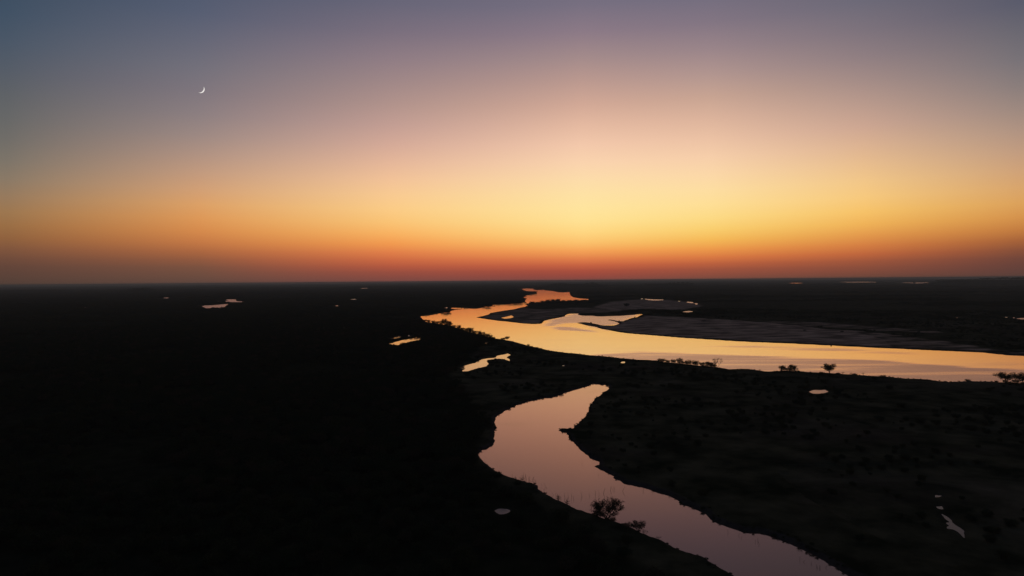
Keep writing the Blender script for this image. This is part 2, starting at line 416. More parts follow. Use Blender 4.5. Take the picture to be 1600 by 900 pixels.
ponds = [   # outline in photo pixels, label
 (Q([(935,538),(975,520),(1010,514),(1050,500),(1110,489),(1140,468),(1200,445),(1260,434),(1340,429),(1355,410),(1400,398),(1480,383),(1512,395),(1462,425),(1502,448),(1500,468),(1440,443),(1370,439),(1250,452),(1237,465),(1246,485),(1262,500),(1230,527),(1150,542),(1080,562),(1020,582),(968,584),(965,570),(1005,556),(935,547)], *z7), 'hooked orange pool between the left bank and the near channel'),
 (Q([(120,268),(165,266),(200,250),(280,230),(370,215),(420,206),(440,194),(452,204),(502,209),(497,223),(440,231),(380,241),(310,261),(230,285),(200,281),(130,281)], *z7), 'long orange pool, lower of the pair in the dark left woodland'),
 (Q([(116,209),(150,195),(190,197),(240,176),(267,185),(250,201),(190,209),(130,217)], *z7), 'thin orange pool just above the long pool in the left woodland'),
 (Q([(338,186),(360,168),(378,170),(366,184)], *z7), 'tiny orange puddle above the right end of the long woodland pool'),
 (Q([(1208,264),(1250,250),(1282,247),(1240,269)], *z7), 'thin slanting puddle close below the tree-lined left bank'),
 ([(1264,612),(1268,610.8),(1272,609.5),(1283,609.6),(1290,609),(1294.5,612),(1289,614),(1285,615.2),(1270,615)], 'pale oval pool on the dark meadow below the lone round tree'),
 (Q([(240,455),(330,435),(420,435),(520,430),(650,420),(760,410),(905,398),(860,435),(800,480),(770,485),(740,462),(700,508),(680,508),(640,475),(600,495),(560,480),(500,480),(460,505),(400,500),(350,510),(300,480)], 300, 450, 16), 'ragged pink lake far off in the left woodland'),
 (Q([(835,283),(1092,285),(1112,330),(1312,338),(1312,352),(1100,353),(960,353),(920,336),(840,347),(838,325),(900,310)], 300, 450, 16), 'pink lake with a long tail above the ragged left lake'),
 (oval(336,344,470.1,471.2), 'grey sliver of water above the ragged left lake'),
 (oval(254,266,464.8,466.4), 'small pale pool on the left plain left of the pink lakes'),
 (oval(230.5,236,467.4,468.6), 'tiny faint pool beside the small pale pool on the left plain'),
 (oval(128,136.5,479.9,481.9), 'leftmost pale puddle of the dark left plain'),
 (oval(523,532,476.8,479), 'small pale puddle in the woodland left of the river bend'),
 (oval(545,562,467,468.5), 'faint thin pool far off left of the river bend'),
 (oval(562,576,450,451), 'thin far pool just under the left horizon'),
 (oval(1000.6,1005.5,466.2,467.6), 'tiny bright pool at the left end of the pale sliver lake'),
 (C([(670,268),(800,279),(900,281),(968,280),(960,291),(880,295),(760,292),(690,279)]), 'pale sliver lake beyond the upper sand flat'),
 (oval(1059,1063.4,470.1,471.4), 'tiny puddle in the middle of the upper sand flat edge'),
 (C([(1325,315),(1400,318),(1432,326),(1428,337),(1350,331)]), 'left one of two pale puddles at the end of the upper sand flat'),
 (C([(1450,338),(1495,340),(1502,350),(1475,362)]), 'right one of two pale puddles at the end of the upper sand flat'),
 (C([(1275,470),(1350,459),(1420,462),(1418,476),(1340,479),(1285,480)]), 'pale puddle beside the dark thicket on the sand flat'),
 (oval(1231,1256,441.6,443.1), 'thin orange lake on the right horizon'),
 (oval(1311,1373,440.0,441.5), 'longest thin pale lake under the right horizon'),
 (oval(1408,1456,441.2,442.6), 'thin mauve lake under the right horizon, rightmost of three'),
 (oval(1493.2,1497,495.7,497.2), 'single bright speck of water on the dark right plain'),
 (oval(1569,1575,494.9,496.4), 'faint speck of water left of the right edge pool'),
 (oval(1582,1586,495.8,497.4), 'small speck of water touching the right edge pool'),
 (oval(1588,1612,496.9,499.0), 'pale thin pool at the right edge of the plain'),
 (Q([(300,398),(370,380),(430,348),(560,333),(720,343),(850,378),(840,430),(790,470),(700,500),(600,518),(470,522),(430,490),(380,470)], 760, 780, 22.5), 'dim grey oval puddle on the dark bank left of the near channel'),
 (Q([(148,230),(200,216),(300,217),(300,238),(200,246)], 1440, 750, 9), 'dim grey sliver of water above the comma shaped pool'),
 (Q([(196,372),(245,372),(290,362),(294,412),(240,406)], 1440, 750, 9), 'tiny dim puddle between the sliver and the comma shaped pool'),
 (Q([(280,478),(340,508),(430,575),(500,645),(575,710),(612,775),(602,812),(570,797),(500,725),(430,688),(355,684),(372,640),(328,600),(385,592),(330,530)], 1440, 750, 9), 'dim grey comma shaped pool in the lower right dark'),
 ([(969.6,567.4),(971,566),(974.5,564.6),(976.4,565.2),(974.5,567.6)], 'small bright puddle beside the bank above the near channel'),
 ([(783.5,496.6),(792,494.8),(799,492.8),(802.5,495.6),(797,497.2),(788,498)], 'pale puddle on the sandy tip of the mid-river island'),
 (oval(878,883,570.8,572.2), 'tiny speck of water on the bank left of the bright puddle'),
 (oval(693.6,700.4,480.0,481.8), 'pale puddle behind the dark trees at the river bend'),
]
waters = [('river', poly(river_px), 1.5, 'wide orange river winding across the plain'),
          ('channel', poly(channel_px), 1.6, 'near side channel with dim pink water')]
for pts, lb in ponds:
    if len(pts) == 10 and ('speck' in lb or 'faint' in lb or 'tiny' in lb or 'small' in lb or 'puddle' in lb or 'sliver' in lb):
        mx_, my_ = sum(p[0] for p in pts) / len(pts), sum(p[1] for p in pts) / len(pts)
        pts = [(mx_ + (x - mx_) * 0.8, my_ + (y - my_) * 0.7) for x, y in pts]
    waters.append(('pond', poly(pts), 0.4, lb))
sand_px = [
 ([(745,496),(775,488),(812,481),(850,484),(905,480),(962,484),(975,489),(905,490),(885,493),(852,503),(846,507),(800,505),(760,500)], 0.55),
 ([(902,503),(935,510),(955,507),(990,499),(1008,494),(1060,496),(1130,500),(1200,505),(1262,512),(1330,518),(1380,530),(1400,544),(1200,537),(1100,531),(1000,524),(930,514)], 0.9),
 ([(1320,516),(1400,524),(1470,534),(1540,545),(1650,556),(1650,562),(1400,545),(1330,541)], 0.52),
 ([(955,472),(1000,468),(1040,468.5),(1085,473),(1098,479),(1062,485),(1010,483),(965,486),(925,481)], 0.95),
 ([(1218,600),(1240,602),(1266,605.5),(1262,607.5),(1230,604)], 0.55),
 ([(896,588),(925,585),(960,586),(962,589),(925,590)], 0.5),
 ([(1170,502),(1260,503),(1360,510),(1460,518),(1500,524),(1380,518),(1260,511)], 0.5),
]
# woodland: left of the river and the channel
wood_px = [(-1500,459),(300,446.5),(640,445),(800,448),(812,455),(826,459),(815,466),(818,474),(795,476),(768,479),(745,481),(705,480.5),(700,487),(655,493),(652,500),(690,510),(735,523),(762,532),(748,545),(735,560),(700,585),(712,600),(740,640),(752,665),(752,690),(735,705),(735,720),(780,760),(820,775),(870,810),(930,850),(1000,890),(1060,960),(1100,1200),(700,4000),(-3000,4000)]
sands = [(poly(p), w) for p, w in sand_px]
wood = poly(wood_px)
ripples = [(poly(p), w) for p, w in [
 ([(930,553),(1000,549.5),(1060,551),(1120,553.5),(1190,557),(1350,561),(1440,568),(1520,574.5),(1600,578),(1950,605),(1950,680),(1600,615),(1440,610),(1200,600),(1000,585),(930,570)], 0.75),
 ([(848,510),(860,500),(885,493),(905,488),(1000,489),(975,505),(940,509.5),(905,504.5),(880,505.5),(868,509)], 0.85),
 ([(862,513),(872,510),(900,512),(932,518),(936,519.5),(900,517),(870,515.5)], 0.85),
 ([(908,505.5),(940,512.5),(952,517),(925,511.5)], 0.8),
 ([(1100,541),(1180,540),(1330,545),(1460,554),(1440,556),(1300,549),(1180,545)], 0.35)]]

def sdf(px, py, pg):
    """signed distance, negative inside; only meant for points near the outline"""
    best = np.full(px.shape, 1e18)
    inside = np.zeros(px.shape, dtype=bool)
    n = len(pg)
    for i in range(n):
        ax, ay = pg[i]
        bx, by = pg[(i + 1) % n]
        dx, dy = bx - ax, by - ay
        wx, wy = px - ax, py - ay
        t = np.clip((wx * dx + wy * dy) / (dx * dx + dy * dy + 1e-9), 0, 1)
        d = (wx - t * dx) ** 2 + (wy - t * dy) ** 2
        np.minimum(best, d, out=best)
        c = (ay > py) != (by > py)
        if c.any():
            xi = ax + (py - ay) * dx / (dy if abs(dy) > 1e-9 else 1e-9)
            inside ^= c & (px < xi)
    d = np.sqrt(best)
    return np.where(inside, -d, d)

def sdf_box(px, py, pg, margin, far):
    res = np.full(px.shape, float(far))
    m = (px > pg[:, 0].min() - margin) & (px < pg[:, 0].max() + margin) & (py > pg[:, 1].min() - margin) & (py < pg[:, 1].max() + margin)
    if m.any():
        res[m] = np.minimum(sdf(px[m], py[m], pg), far)
    return res

DROW = 0.4
def az_of(px):
    return math.atan2(*at(px, 460))
RISES = [  # low swells of the far plain: photo column from, to, distance, height
 (1443, 1800, 14000, 68), (845, 960, 12500, 42), (990, 1095, 12500, 40), (185, 255, 12000, 34), (-200, 120, 15000, 18), (520, 640, 16000, 14)]
RISES = [(az_of(a), az_of(b), r, h) for a, b, r, h in RISES]
def far_rise(x, y, r):
    z = 0 * r
    far = r > 8500
    if not far.any():
        return z
    a = np.arctan2(x, y)
    for a0, a1, rc, h in RISES:
        w = 0.012
        s = 1 / (1 + np.exp(-np.clip((a - a0 - w) / (w * 0.35), -30, 30))) / (1 + np.exp(-np.clip((a1 - w - a) / (w * 0.35), -30, 30)))
        z = np.maximum(z, h * s * np.exp(-((r - rc) / 1300.0) ** 2))
    return z
def fields(x, y, full=True):
    """height, nearest water and ground masks at points of the plain"""
    r = np.hypot(x, y)
    cell = DROW * r * r / (H * F)
    W = np.maximum(3.5, 1.3 * cell)
    far = 400.0 + 0 * r
    z = None
    dist = np.full(x.shape, 1e9)
    wid = np.zeros(x.shape, dtype=int)
    bank = np.full(x.shape, 1.5)
    for k, (nm, pg, hb, lb) in enumerate(waters):
        rr = np.hypot(pg[:, 0], pg[:, 1]).max()
        Wm = max(60.0, 2.0 * DROW * rr * rr / (H * F))
        if nm == 'pond':
            d = sdf_box(x, y, pg, Wm, 1e9)
        else:
            d = sdf_box(x, y, pg, Wm + 250, 1e9)
        # ragged edges of the banks
        m = d < 1e8
        if m.any():
            q = (vnoise(x[m] / 2.5, y[m] / 2.5, 3) - 0.5) * 1.6 + (vnoise(x[m] / 8, y[m] / 8, 5) - 0.5) * 2.0
            d[m] += q * np.clip(r[m] / 700.0, 0.55, 0.9)
        c = d < dist
        dist[c] = d[c]; wid[c] = k; bank[c] = hb
    t = np.clip(dist / W, -1, 1)
    z = np.where(t < 0, 1.2 * t, bank * np.sin(np.clip(t, 0, 1) * math.pi / 2) ** 1.0)
    rise = np.clip(dist / 60.0, 0, 1)
    z = z + np.where(dist > 0, rise * (1.6 * (vnoise(x / 90, y / 90, 8) - 0.35) + 0.7 * (vnoise(x / 23, y / 23, 9) - 0.4)), 0)
    z = np.where(dist > 0, np.maximum(z, np.minimum(bank * t, 0.3)), z)
    z = z + far_rise(x, y, r) * np.clip(dist / 400.0, 0, 1)
    if not full:
        return z, dist, wid
    sand = np.zeros(x.shape)
    for pg, w in sands:
        d = sdf_box(x, y, pg, 300, 1e9)
        Ws = np.maximum(20, 2 * cell)
        sand = np.maximum(sand, w * np.clip(0.5 - d / Ws, 0, 1))
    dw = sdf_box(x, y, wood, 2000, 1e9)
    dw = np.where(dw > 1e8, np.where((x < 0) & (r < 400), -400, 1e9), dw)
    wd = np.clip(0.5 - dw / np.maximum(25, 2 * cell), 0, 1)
    mud = np.clip(1.0 - dist / np.maximum(np.where(sand > 0.2, 16.0, 6.0), 0.5 * cell), 0, 1) * np.where(bank > 1, 1.0, 0.5) * (r < 2500)
    return z, dist, wid, sand, wd, mud

# ------------------------------------------------------------------ the plain: one sheet, finer where it matters
dmin = H * F / RMAX
ds = list(np.arange(dmin, 80, 0.4)) + list(np.arange(80, 220, 0.7)) + list(np.arange(220, 620, 1.3)) + list(np.geomspace(622, 24000, 24))
rr = np.array([H * F / d for d in ds])
th = list(np.radians(np.arange(-41, 41.01, 0.065)))
th = list(np.radians(np.arange(-180, -41.5, 3.0))) + th + list(np.radians(np.arange(43, 179, 3.0)))
th = np.array(th)
nr, nth = len(rr), len(th)
R, T = np.meshgrid(rr, th, indexing='ij')
X = (R * np.sin(T)).reshape(-1)
Y = (R * np.cos(T)).reshape(-1)
Z, DIST, WID, SAND, WOOD, MUD = fields(X, Y)
verts = np.stack([X, Y, Z], 1)
ii, jj = np.meshgrid(np.arange(nr - 1), np.arange(nth), indexing='ij')
j2 = (jj + 1) % nth
quads = np.stack([ii * nth + jj, (ii + 1) * nth + jj, (ii + 1) * nth + j2, ii * nth + j2], -1).reshape(-1, 4)
centre = len(verts)
gverts = np.vstack([verts, [[0, 0, float(Z[-1])]]])
last = (nr - 1) * nth
jc = np.arange(nth)
fan = np.stack([last + jc, np.full(nth, centre), last + (jc + 1) % nth], 1)
gm = mesh_np('ground', gverts, [quads, fan], [M_GROUND], smooth=True)
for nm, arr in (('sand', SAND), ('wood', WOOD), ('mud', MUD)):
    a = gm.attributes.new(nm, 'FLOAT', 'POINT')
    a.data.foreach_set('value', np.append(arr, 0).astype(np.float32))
tag(link(bpy.data.objects.new('ground', gm)), 'dark flat river plain stretching to the horizon', kind='structure')

# water sheets under the banks
qz = Z[quads]
wet = qz.min(axis=1) < 0.03
wetq = quads[wet]
owner = WID[wetq[np.arange(len(wetq)), Z[wetq].argmin(axis=1)]]
RIP = np.zeros(X.shape)
mr_ = WID == 0
for pg, w in ripples:
    d = np.full(X.shape, 1e9)
    d[mr_] = sdf_box(X[mr_], Y[mr_], pg, 400, 1e9)
    cell = DROW * np.hypot(X, Y) ** 2 / (H * F)
    RIP = np.maximum(RIP, w * np.clip(0.5 - d / np.maximum(34, 3 * cell), 0, 1))
for k, (nm, pg, hb, lb) in enumerate(waters):
    fq = wetq[owner == k]
    if not len(fq):
        print('no cells for', lb)
        continue
    u, inv = np.unique(fq, return_inverse=True)
    v = np.stack([X[u], Y[u], np.zeros(len(u))], 1)
    me = mesh_np(nm, v, inv.reshape(-1, 4), [M_RIVER if nm == 'river' else M_CHANNEL if nm == 'channel' else M_POND_DIM if ('dim' in lb or 'faint' in lb or 'tiny' in lb) else M_POND if 'orange' in lb or 'mid-river' in lb or 'bank' in lb else M_POND_WIND], smooth=True)
    if nm == 'river':
        a = me.attributes.new('ripple', 'FLOAT', 'POINT')
        a.data.foreach_set('value', RIP[u].astype(np.float32))
    o = link(bpy.data.objects.new({'river': 'river', 'channel': 'water_channel', 'pond': 'pond_water'}[nm], me))
    tag(o, lb, kind='structure')

def gz(x, y):
    z = fields(np.array([float(x)]), np.array([float(y)]), False)[0]
    return float(z[0])

# ------------------------------------------------------------------ trees
def tube(V, Fc, pts, rad, n=5):
    base = len(V)
    for i, (p, r) in enumerate(zip(pts, rad)):
        d = (pts[min(i + 1, len(pts) - 1)] - pts[max(i - 1, 0)]).normalized()
        a = d.cross(Vector((0.31, 0.95, 0.1))).normalized()
        b = d.cross(a)
        for k in range(n):
            q = 2 * math.pi * k / n
            V.append(p + a * (math.cos(q) * r) + b * (math.sin(q) * r))
    for i in range(len(pts) - 1):
        for k in range(n):
            k2 = (k + 1) % n
            Fc.append((base + i * n + k, base + i * n + k2, base + (i + 1) * n + k2, base + (i + 1) * n + k))

def grow(rng, height, width, stems=1, fork=0.3, levels=3, spread=0.8, umbrella=False):
    """woody skeleton; returns trunk geometry and the tips that carry leaves"""
    V, Fc, tips = [], [], []
    def branch(p, d, length, r, lev):
        n = 4
        pts, rad = [p.copy()], [r]
        q = p.copy()
        dd = d.copy()
        for i in range(n):
            dd = (dd + Vector((rng.uniform(-1, 1), rng.uniform(-1, 1), rng.uniform(-.4, .8))) * 0.16).normalized()
            q = q + dd * (length / n)
            pts.append(q.copy()); rad.append(r * (1 - 0.5 * (i + 1) / n))
        tube(V, Fc, pts, rad, 5 if lev < 2 else 3)
        if lev >= levels:
            tips.append((pts[-1], dd)); tips.append((pts[2], dd))
            return
        for c in range(rng.choice((3, 4) if lev < 2 else (2, 3, 4))):
            start = pts[rng.choice((2, 3, 4, 4))]
            ang = rng.uniform(0, 2 * math.pi)
            tilt = rng.uniform(0.35, 1.0) * spread
            side = Vector((math.cos(ang), math.sin(ang), 0))
            up = Vector((0, 0, 0.35 if umbrella and lev else 0.9))
            nd = (dd * 0.75 + side * tilt * 1.5 + up * 0.3).normalized()
            branch(start, nd, length * rng.uniform(0.58, 0.85), r * 0.52, lev + 1)
    for s in range(stems):
        a = 2 * math.pi * s / max(stems, 1) + rng.uniform(-.5, .5)
        lean = 0.08 if stems == 1 else rng.uniform(0.45, 1.15)
        d = Vector((math.cos(a) * lean, math.sin(a) * lean, 1)).normalized()
        branch(Vector((math.cos(a), math.sin(a), 0)) * (0.15 if stems > 1 else 0) - Vector((0, 0, 0.3)), d,
               height * (fork if stems == 1 else 0.36), height * (0.032 if stems == 1 else 0.02), 0)
    arr = np.array([tuple(v) for v in V])
    tp = np.array([tuple(p) for p, d in tips])
    # bring the skeleton to the wanted size
    ext = np.percentile(np.abs(tp[:, :2]), 92) + 1e-6
    sx = width * 0.44 / ext
    sz = height * 0.93 / tp[:, 2].max()
    f = np.clip(arr[:, 2] / (0.25 * height), 0, 1)[:, None]
    arr[:, :2] *= np.clip(1 + (sx - 1) * f, 0.05, 10)
    arr[:, 2] *= sz
    f = np.clip(tp[:, 2] / (0.25 * height), 0, 1)[:, None]
    tp[:, :2] *= 1 + (sx - 1) * f
    tp[:, 2] *= sz
    return arr, np.array(Fc), tp

def leaves(rng, tips, per, size, clump, flat=0.6, share=1.0):
    r = np.random.RandomState(rng.randint(0, 10**6))
    P = []
    for t in tips:
        if r.rand() > share:
            continue
        n = max(3, int(per * r.uniform(0.5, 1.5)))
        o = r.normal(size=(n, 3)) * clump * r.uniform(0.6, 1.25) * np.array([0.5, 0.5, 0.5 * flat])
        P.append(t + o)
    P = np.concatenate(P)
    P = P[P[:, 2] > 0.1]
    n = len(P)
    u = r.normal(size=(n, 3)); u /= np.linalg.norm(u, axis=1)[:, None]
    w = r.normal(size=(n, 3)); w = np.cross(u, w); w /= np.linalg.norm(w, axis=1)[:, None]
    s = (size * r.uniform(0.5, 1.25, n))[:, None]
    v = np.stack([P - u * s * .5, P + w * s * .35, P + u * s * .55, P - w * s * .32], 1).reshape(-1, 3)
    fc = np.arange(n * 4).reshape(-1, 4)
    return v, fc

def lobes(rng, n, height, width, low, per, size, squash=0.75):
    """uneven clumps of leaves filling a crown from the height share low up to the top"""
    r = np.random.RandomState(rng.randint(0, 10**6))
    P = []
    for k in range(n):
        a = 2 * math.pi * (k * 0.382 + r.uniform(-.06, .06))
        u = (k + 0.5) / n
        zz = low + (0.84 - low) * u
        ring = math.sqrt(max(0.0, 1 - ((zz - (low + 0.32)) / (1.02 - low - 0.30)) ** 2)) if zz > low + 0.32 else 0.75 + 0.25 * (zz - low) / 0.32
        q = ring * width * 0.5 * (r.uniform(0.25, 0.80))
        c = np.array([math.cos(a) * q, math.sin(a) * q, zz * height * r.uniform(0.9, 1.04)])
        rad = width * r.uniform(0.13, 0.22)
        m = int(per * (rad / (0.17 * width)) ** 2)
        o = r.normal(size=(m, 3)); o /= np.linalg.norm(o, axis=1)[:, None]
        o *= rad * r.uniform(0.35, 1.12, (m, 1)) ** 0.7
        o[:, 2] *= squash
        P.append(c + o)
    P = np.concatenate(P)
    P = P[(P[:, 2] > 0.12) & (P[:, 2] < height * 1.06)]
    n = len(P)
    u = r.normal(size=(n, 3)); u /= np.linalg.norm(u, axis=1)[:, None]
    w = np.cross(u, r.normal(size=(n, 3))); w /= np.linalg.norm(w, axis=1)[:, None]
    sc = (size * r.uniform(0.5, 1.3, n))[:, None]
    v = np.stack([P - u * sc * .5, P + w * sc * .38, P + u * sc * .55, P - w * sc * .34], 1).reshape(-1, 3)
    return v, np.arange(n * 4).reshape(-1, 4)

def both(a, b):
    return np.vstack([a[0], b[0]]), np.vstack([a[1], b[1] + len(a[0])])

def prototype(seed, kind):
    rng = random.Random(seed)
    if kind == 'tree':      # broad woodland tree
        tv, tf, tp = grow(rng, 8.0, 8.6, 1, 0.30, 3, 0.9)
        lv, lf = both(leaves(rng, tp, 6, 0.5, 1.2), lobes(rng, 15, 8.0, 9.6, 0.26, 95, 0.55))
    elif kind == 'round':   # dense crown on a clear short trunk
        tv, tf, tp = grow(rng, 8.0, 8.0, 1, 0.34, 3, 0.95)
        lv, lf = both(leaves(rng, tp, 5, 0.45, 1.0), lobes(rng, 14, 8.0, 9.6, 0.40, 110, 0.5, 0.72))
    elif kind == 'spread':  # wide, open, many-stemmed
        tv, tf, tp = grow(rng, 8.0, 12.0, 6, 0.3, 3, 0.75)
        lv, lf = leaves(rng, tp, 14, 0.36, 0.85, 0.8, 0.9)
    elif kind == 'shrub':
        tv, tf, tp = grow(rng, 4.0, 5.2, 5, 0.3, 2, 0.9)
        lv, lf = both(leaves(rng, tp, 6, 0.35, 0.8), lobes(rng, 12, 4.0, 6.2, 0.10, 85, 0.38, 0.8))
    elif kind == 'bare':
        tv, tf, tp = grow(rng, 9.0, 10.0, 3, 0.3, 4, 0.7)
        lv, lf = leaves(rng, tp, 4, 0.24, 0.5, 0.8, 0.45)
    return tv, tf, lv, lf

PROTO = {}
for i, (kd, n, lm) in enumerate((('tree', 4, 0), ('round', 3, 1), ('spread', 2, 2), ('shrub', 4, 0), ('bare', 2, 2))):
    PROTO[kd] = []
    for s in range(n):
        tv, tf, lv, lf = prototype(100 * i + s * 7 + 3, kd)
        lmat = M_LEAF[(lm + (s % 2)) % 3] if kd != 'bare' else M_LEAF[2]
        trunk = mesh_np('trunk', tv, tf, [M_BARK])
        crown = mesh_np('crown', lv, lf, [lmat])
        joined = mesh_np(kd, np.vstack([tv, lv]), [tf, lf + len(tv)], [M_BARK, lmat],
                         np.concatenate([np.zeros(len(tf)), np.ones(len(lf))]))
        top = float(lv[:, 2].max())
        wid_ = float(np.percentile(np.abs(lv[:, 0]), 98) * 2)
        PROTO[kd].append((trunk, crown, joined, top, wid_))

R0 = random.Random(11)
def plant(name, kd, x, y, h, w, label, cat, group=None, var=None, rot=None):
    pr = PROTO[kd][(R0.randrange(len(PROTO[kd])) if var is None else var)]
    root = bpy.data.objects.new(name, None)
    root.empty_display_size = 0.5
    link(root)
    root.location = (x, y, gz(x, y) - 0.05)
    root.rotation_euler = (0, 0, R0.uniform(0, 6.28) if rot is None else rot)
    root.scale = (w / pr[4], w / pr[4], h / pr[3])
    tag(root, label, cat, group)
    for nm, me in (('trunk', pr[0]), ('crown', pr[1])):
        o = bpy.data.objects.new(nm, me)
        link(o, root)
    return root

def plant_px(name, kd, px, py, hpx, wpx, label, cat, group=None, var=None, hmax=26):
    x, y = at(px, py)
    r = math.hypot(x, y)
    m = r / F * 1.0
    return plant(name, kd, x, y, min(max(hpx * m, 1.0), hmax), min(max(wpx * m, 1.2), hmax * 2.2), label, cat, group, var)

# near bank of the side channel
plant_px('tree', 'spread', 948, 814.5, 32, 46, 'wide open-branched tree on the left bank of the near channel', 'tree', var=0)
plant_px('shrub', 'shrub', 937, 812, 11, 22, 'rounded bush hugging the left foot of the wide open-branched tree', 'shrub', var=1)
plant_px('shrub', 'shrub', 956, 817, 6, 15, 'low bush under the right side of the wide open-branched tree', 'shrub', var=2)
plant_px('tree', 'round', 998, 833.5, 18, 19, 'small leaning tree right of the wide bank tree by the channel', 'tree', var=1)
plant_px('shrub', 'shrub', 983, 825.5, 8, 16, 'low shrub between the wide tree and the small tree', 'shrub', var=0)
plant_px('shrub', 'bare', 1008, 834.5, 9, 11, 'thin twiggy shrub touching the small tree by the channel', 'shrub', var=0)
plant_px('shrub', 'bare', 1029, 845, 6, 7, 'tiny bare shrub on the channel bank farther right', 'shrub', var=1)
# far edge of the meadow, against the river
plant_px('tree', 'round', 1296, 586, 15, 18, 'lone round-crowned tree on the river bank', 'tree', var=0)
plant_px('tree', 'bare', 1121, 576, 16, 16, 'bare-branched tree at the right end of the bank thicket', 'tree', var=0)
for px, py, h, w in ((1034,567.4,6.5,13),(1043,568,4,8),(1052,569.4,7,9),(1062,570.5,10,10),(1069,570.5,5,8),(1076,571.8,8.5,10),(1087,572.6,8.5,13),(1097,573.6,6.5,9),(1108,575.4,9,15),(1114,575.4,6,9)):
    plant_px('shrub', 'shrub', px, py, h, w, 'dark bushy shrub in the thicket on the near bank of the wide river', 'shrub', 'thicket on the near river bank')
plant_px('shrub', 'shrub', 1223, 581.6, 9, 10, 'left shrub of the trio on the small rise of the river bank', 'shrub')
plant_px('shrub', 'shrub', 1231, 582, 6, 10, 'low middle shrub of the trio on the small rise', 'shrub')
plant_px('shrub', 'shrub', 1238.5, 582, 10.5, 13, 'tallest, right shrub of the trio on the small rise', 'shrub')
for px, py, h, w in ((1317,586.2,3.5,5),(1330,587.4,3.8,5),(1336,588,2.4,7),(1349,588.6,4.5,4),(1187,581,2.5,4),(1512,597.4,2.6,7)):
    plant_px('shrub', 'bare' if w < 6 else 'shrub', px, py, h, w, 'tiny tuft of scrub on the river bank right of the lone tree or near it', 'shrub', 'tufts of scrub on the near river bank')
plant_px('tree', 'round', 1571, 600.8, 14.5, 25, 'broad low tree near the right edge of the river bank', 'tree', var=2)
plant_px('tree', 'round', 1599, 602, 14, 22, 'tree cut by the right edge of the picture', 'tree', var=1)
plant_px('shrub', 'shrub', 1587, 600.6, 5, 9, 'small shrub between the two trees at the right edge', 'shrub')
# tree line of the left bank
for px, py, h, w in ((664,503.4,4,6),(670,505.2,5.2,7),(677,506,5,6),(683,506.6,4.6,7),(689,507.6,6.5,7),(694.5,509,11,9),(699,509.8,9,8),(703,510.6,8.6,8),(709,512.6,4.5,7),(716.5,515,7.5,7),(722,516.8,4.6,7),(728,518.8,5.6,7),(732,520,8.4,8),(736,521.4,9,8),(741.5,523,6,8),(748,524.8,8,7),(754,526.8,8.5,10),(761,528.4,7,10),(766,529.6,6,8),(771,530,3,7),(778,531.6,2.6,6)):
    plant_px('tree', R0.choice(('tree', 'round')), px, py + 1.3, h + 1.0, w, 'dark tree in the row along the left bank of the wide river', 'tree', 'tree row on the left river bank')
for k in range(24):
    px = 668 + k * 4.5
    py = 506.0 + (px - 662) * 0.245 + R0.uniform(0.2, 1.6)
    plant_px('shrub', 'shrub', px, py, R0.uniform(3.4, 5.2), R0.uniform(8, 12), 'low bush filling the gaps of the tree row on the left bank', 'shrub', 'bushes under the left bank trees')
plant_px('tree', 'round', 792.5, 533, 6.8, 7, 'last round tree at the right end of the left bank row', 'tree')
plant_px('shrub', 'shrub', 786, 532.6, 4, 8, 'shrub beside the last round tree of the left bank row', 'shrub')
# river bend and promontories further up
for px, py, h, w in ((692,487.6,4,7),(697,487.4,5.6,9),(701.5,486.8,5.6,7)):
    plant_px('tree', 'tree', px, py, h, w, 'tree of the dark clump at the left bend of the river', 'tree', 'tree clump at the river bend')
for px, py, h, w in [(757,480.8,3.4,8),(764,480.4,4.4,8),(770,478,2.6,8),(778,476,2.8,9),(788,475.4,2.6,9),(797,475.8,3,9),(806,475,4.2,9),(813,473.8,5,9),(819,471.4,5,7)]:
    plant_px('tree', 'tree', px, py - 1.1, h, w, 'tree on the far left bank where the river narrows', 'tree', 'trees on the far left bank')
for px, py, h, w in [(811,460,3,8),(820,460.4,3,8),(829,460.2,3.6,8),(836,459.4,3.4,7)]:
    plant_px('tree', 'tree', px, py - 1.3, h, w, 'tree on the dark point in the uppermost bend of the river', 'tree', 'trees on the uppermost point')
for px, py, h, w in [(824,477.2,3.8,5),(831,475.4,4.6,8),(840,474,2.2,8),(848,472.8,3,8),(856,471.6,3.4,8),(864,471,3.4,8),(872,470.6,3.6,8),(880,471.6,2.8,7),(890,471.2,2.2,8),(900,470.6,2.2,8),(912,470.4,2,9)]:
    plant_px('tree', 'tree', px, py, h, w, 'tree on the top edge of the mid-river island', 'tree', 'trees along the island edge')
plant_px('shrub', 'shrub', 979, 479, 5, 9, 'single dark bush on the pale flat above the back-water', 'shrub')
for px, py, h, w in [(1022,490.4,4.5,8),(1028,490.2,5.6,9),(1037,490.6,5.8,9),(1043,490.8,6.6,9),(1051,491.6,6,10),(1060,492.4,5.4,10),(1069,493.4,5,10),(1079,494,4.6,10),(1088,494.4,4,10),(1098,494.4,4.6,10),(1092,487,4.4,10),(1102,486.4,4,10),(1112,487,4,10),(1120,492,4,12),(1132,491,4,12)]:
    plant_px('tree', 'tree', px, py, h, w, 'tree in the dark thicket at the head of the long sandbar', 'tree', 'thicket at the head of the sandbar')
